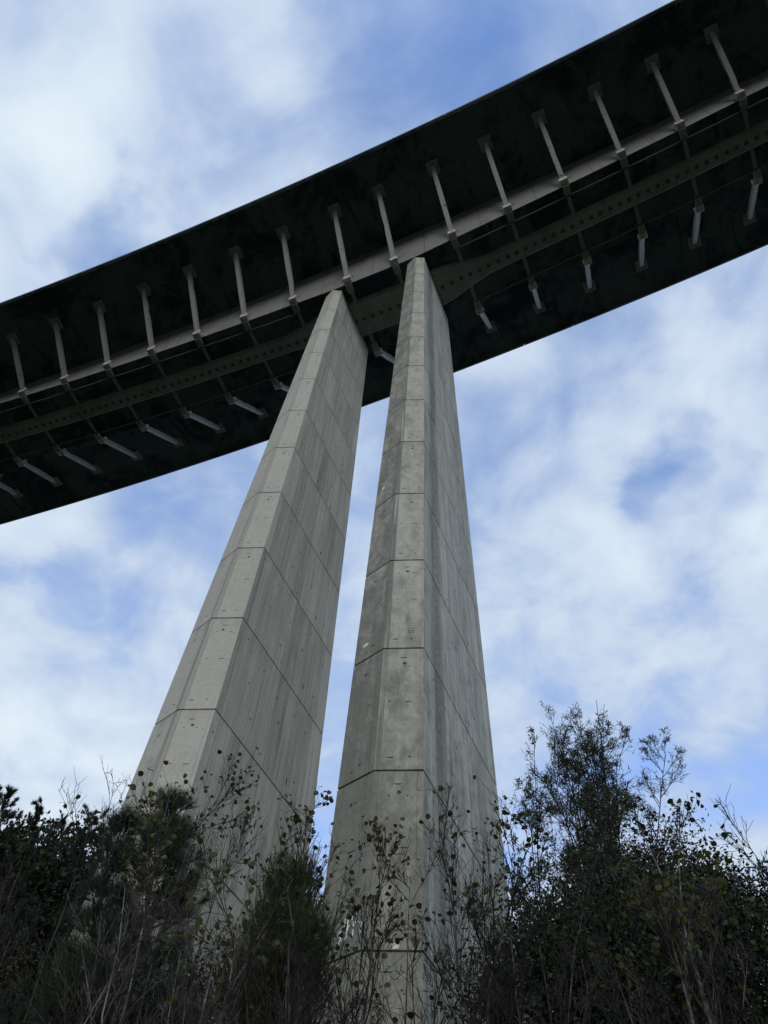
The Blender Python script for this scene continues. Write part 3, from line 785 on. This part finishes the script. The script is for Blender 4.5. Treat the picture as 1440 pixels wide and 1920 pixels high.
def bush(name, label, cat, blobs, n, leaf, ratio, mat, group=None, stems=14):
    """dense evergreen: blobs of (px, py, distance, radius m, squash) filled with leaves, carried on stems from the ground"""
    reseed(blobs[0][0], blobs[0][1], n)
    cs = [at(px, py, ds) for px, py, ds, r, q in blobs]
    c0 = np.mean(cs, axis=0); base = np.array([c0[0], c0[1], float(ground_z(c0[0], c0[1])) - .1])
    root = tag(empty(name, tuple(base)), label, cat, group)
    tot = sum(b[3] ** 2 for b in blobs); P = []; E = []
    for c, (px, py, ds, r, q) in zip(cs, blobs):
        k = int(n * r * r / tot); nt = max(k // 60, 8)
        # twig clumps spread through the volume, denser towards the skin
        u = unit(RNG.normal(size=(nt, 3))); rad = RNG.uniform(.15, 1, nt)[:, None] ** .45 * RNG.uniform(.82, 1.12, (nt, 1))
        cl = c + u * rad * np.array([r, r, r * q])
        E.append(cl)
        own = np.repeat(np.arange(nt), 60)
        off = RNG.normal(0, .20 * r ** .5, (len(own), 3)) * np.array([1, 1, .8])
        P.append(cl[own] + off)
    P = np.concatenate(P); E = np.concatenate(E)
    P = P[P[:, 2] > ground_z(P[:, 0], P[:, 1]) + .05]
    pick = E[RNG.choice(len(E), min(len(E), stems * 8), replace=False)]
    st = base + RNG.normal(0, .45, (len(pick), 3)) * np.array([1, 1, 0])
    tt = np.linspace(0, 1, 7)[None, :, None]
    B = st[:, None] * (1 - tt) + pick[:, None] * tt + RNG.normal(0, .1, (len(pick), 7, 3)) * np.sin(tt * math.pi)
    mesh('stem_cluster', *tubes(B, np.full(len(B), .03), np.full(len(B), .005), 4), M_BARK_DARK, root)
    out = unit(P - c0)
    lf = mesh('foliage', *leaves(P, leaf, ratio, .1, False, out, .8), mat, root); lf['kind'] = 'stuff'
    return root
bush('evergreen_bush', 'broad dense dark evergreen bush filling the corner beside the sooty pier', 'bush',
     [(1060, 1860, 11.5, 1.1, 1.1), (1150, 1830, 11.8, 1.25, 1.0), (1260, 1820, 12.0, 1.3, 1.0), (1380, 1830, 12.0, 1.3, 1.1), (1080, 1960, 11, 1.5, 1.1), (1240, 1960, 11, 1.8, 1.1), (1400, 1960, 11, 1.8, 1.1), (1000, 1930, 11, .8, 1.2)], 100000, .075, .45, M_EVER)
bush('evergreen_bush', 'upright bronze-tinged bush standing behind the saplings, next to the tall willow', 'bush',
     [(1268, 1665, 12.6, .85, 1.25), (1210, 1730, 12.6, .9, 1.0), (1310, 1735, 12.6, .85, 1.0), (1350, 1770, 12.8, .8, .9)], 30000, .07, .42, M_EVER2)
bush('evergreen_bush', 'rounded leafy bush under the willow with sky showing through its top', 'bush',
     [(1120, 1710, 13.0, 1.0, .9), (1060, 1770, 13.0, .8, .9), (1180, 1680, 13.4, .75, 1.0)], 15000, .075, .34, M_EVER)

# --- feathery broom between the piers
def broom(label, blobs, n, mat, name='broom_bush', L=.13):
    reseed(blobs[0][0], blobs[0][1], n)
    cs = [at(px, py, ds) for px, py, ds, r, q in blobs]; c0 = np.mean(cs, axis=0)
    base = np.array([c0[0], c0[1], float(ground_z(c0[0], c0[1])) - .1]); root = tag(empty(name, tuple(base)), label, 'bush')
    tot = sum(b[3] ** 2 for b in blobs); B = []
    for c, (px, py, ds, r, q) in zip(cs, blobs):
        k = max(6, int(n * r * r / tot)); u = unit(RNG.normal(size=(k, 3))); c_ = c + u * RNG.uniform(.1, 1, (k, 1)) ** .5 * np.array([r, r, r * q])
        B.append(grow(c_, unit(u * .5 + np.array([0, 0, .9])), RNG.uniform(.18, .42, k), 5, .3, .2))
    B = np.concatenate(B)
    pick = B[RNG.choice(len(B), min(len(B), 90), replace=False), 0]; st = base + RNG.normal(0, .2, (len(pick), 3)) * np.array([1, 1, 0]); tt = np.linspace(0, 1, 7)[None, :, None]
    Q = st[:, None] * (1 - tt) + pick[:, None] * tt + RNG.normal(0, .06, (len(pick), 7, 3)) * np.sin(tt * math.pi)
    mesh('stem_cluster', *join([tubes(Q, np.full(len(Q), .014), np.full(len(Q), .004), 4), tubes(B, np.full(len(B), .004), np.full(len(B), .002), 3)]), M_BARK_DARK, root)
    q, qd, _, _ = sprout(B, 42, .0, 1, .42, .25)
    lf = mesh('foliage', *needles(q, qd + np.array([0, 0, .2]), L, .006), mat, root); lf['kind'] = 'stuff'
broom('green feathery bush between the feet of the two piers', [(545, 1715, 9.5, .34, 1.5), (528, 1780, 9.5, .40, 1.4), (530, 1860, 9.5, .46, 1.2), (490, 1890, 9.5, .45, 1.2), (540, 1675, 9.5, .22, 1.3)], 1300, M_BROOM)
broom('low green feathery bush at the sooty pier\'s foot, leaning into the gap', [(580, 1770, 9.0, .13, 1.2), (566, 1810, 9.0, .16, 1.2)], 170, M_BROOM)
broom('small dark green feathery bush at the paler pier\'s foot', [(125, 1880, 9.0, .2, 1.2), (150, 1910, 9.0, .2, 1.2)], 160, M_BROOM)

# --- young pines before the left pier
def pine(name, label, tip_px, tip_py, base_px, dist, whorls, per, nper, nl, nw, mat, spread, lo=.25, r=.06, group=None, cat='pine tree', cluster=1.0):
    reseed(tip_px, tip_py, dist, SEED.get((tip_px, tip_py), 0)); tip = at(tip_px, tip_py, dist); base = root_at(base_px, 1920, dist)
    root = tag(empty(name, tuple(base)), label, cat, group)
    H = tip - base; L_ = np.linalg.norm(H); K = 10
    T = (base + H * np.linspace(0, 1, K)[:, None] + RNG.normal(0, .004 * L_, (K, 3)))[None]
    mesh('trunk', *tubes(T, np.array([r]), np.array([r * .12]), 7), M_BARK_PINE, root, smooth=True)
    ts = np.repeat(np.linspace(lo, .98, whorls), per) + RNG.normal(0, .01, whorls * per)
    ts = np.clip(ts, 0, .995); pos = base + H * ts[:, None]
    az = RNG.uniform(0, 2 * math.pi, len(ts)); d = np.stack([np.cos(az), np.sin(az), .35 + .5 * ts + RNG.normal(0, .12, len(ts))], 1)
    l1 = L_ * spread * np.clip(1.12 - ts, .12, .75) * RNG.uniform(.55, 1.15, len(ts))
    B1 = grow(pos, d, l1, 7, .45, .16)
    p2, d2, _, t2 = sprout(B1, 5, .3, 1, .55, .2); B2 = grow(p2, d2, np.maximum(np.repeat(l1, 5) * .38 * RNG.uniform(.5, 1.1, len(p2)), .12), 5, .45, .15)
    mesh('branch_crown', *join([tubes(B1, np.full(len(B1), r * .22), np.full(len(B1), .005), 4), tubes(B2, np.full(len(B2), .006), np.full(len(B2), .003), 3)]), M_BARK_PINE, root)
    q, qd, _, tq = sprout(B2, nper, .25, 1.0, .55, .3)
    lf = mesh('foliage', *needles(q, qd + np.array([0, 0, .15]), nl, nw), mat, root); lf['kind'] = 'stuff'
    return root
pine('young_pine', 'young pine with long needles in front of the paler pier\'s pale nose', 320, 1535, 310, 9.2, 17, 7, 90, .24, .006, M_PINE, .26, .35, .06)
pine('young_pine', 'smaller young pine leaning against the paler pier\'s outer edge', 225, 1560, 200, 9.8, 13, 6, 84, .24, .006, M_PINE, .2, .35, .05)

# --- tall pines on the hillside left of the left pier
for tx, ty, bx_, ds, lab in ((12, 1490, -20, 33, 'tall dark pine at the outer end of the hillside row'), (75, 1520, 55, 36, 'tall dark pine second in the hillside row behind the paler pier'),
                             (120, 1545, 110, 39, 'dark pine standing in the middle of the hillside row'), (172, 1530, 168, 36, 'round-topped dark pine next to the paler pier in the hillside row'),
                             (205, 1560, 215, 42, 'half-hidden pine behind the paler pier\'s edge'), (-45, 1500, -70, 35, 'tall pine standing apart beyond the end of the hillside row'), (40, 1570, 30, 30, 'lower broad pine in front of the hillside row')):
    pine('pine_tree', lab, tx, ty, bx_, ds, 18, 6, 80, .24, .026, M_PINE, .24, .30, .22, 'pines on the hillside')
for tx, ty, ds, lab in ((10, 1700, 35, 'dark bush at the foot of the hillside pines'), (110, 1720, 36, 'dark olive bush between the pines and the paler pier'), (70, 1640, 38, 'olive leafy bush in front of the hillside pines')):
    bush('hillside_bush', lab, 'bush', [(tx, ty, ds, 2.6, 1.1), (tx + 20, ty + 90, ds, 3.2, 1.2), (tx - 40, ty + 110, ds, 3.2, 1.2), (tx - 10, ty + 200, ds, 3.2, 1.2)], 22000, .26, .5, M_EVER2 if ty < 1660 else M_EVER, 'bushes below the hillside pines')
# --- undergrowth behind the thicket that closes the view along the ground
for tx, ty, ds, lab in ((-40, 1900, 11.5, 'dark undergrowth bush in front of the paler pier\'s outer corner'), (300, 1910, 11.0, 'dark undergrowth bush behind the pale-barked sapling'), (430, 1890, 11.5, 'dark undergrowth bush before the paler pier\'s wide face')):
    bush('undergrowth_bush', lab, 'bush', [(tx, ty, ds, .7, 1.2), (tx + 50, ty + 60, ds, .9, 1.1), (tx - 40, ty + 70, ds, .9, 1.1)], 6000, .07, .45, M_EVER2, 'undergrowth before the piers')
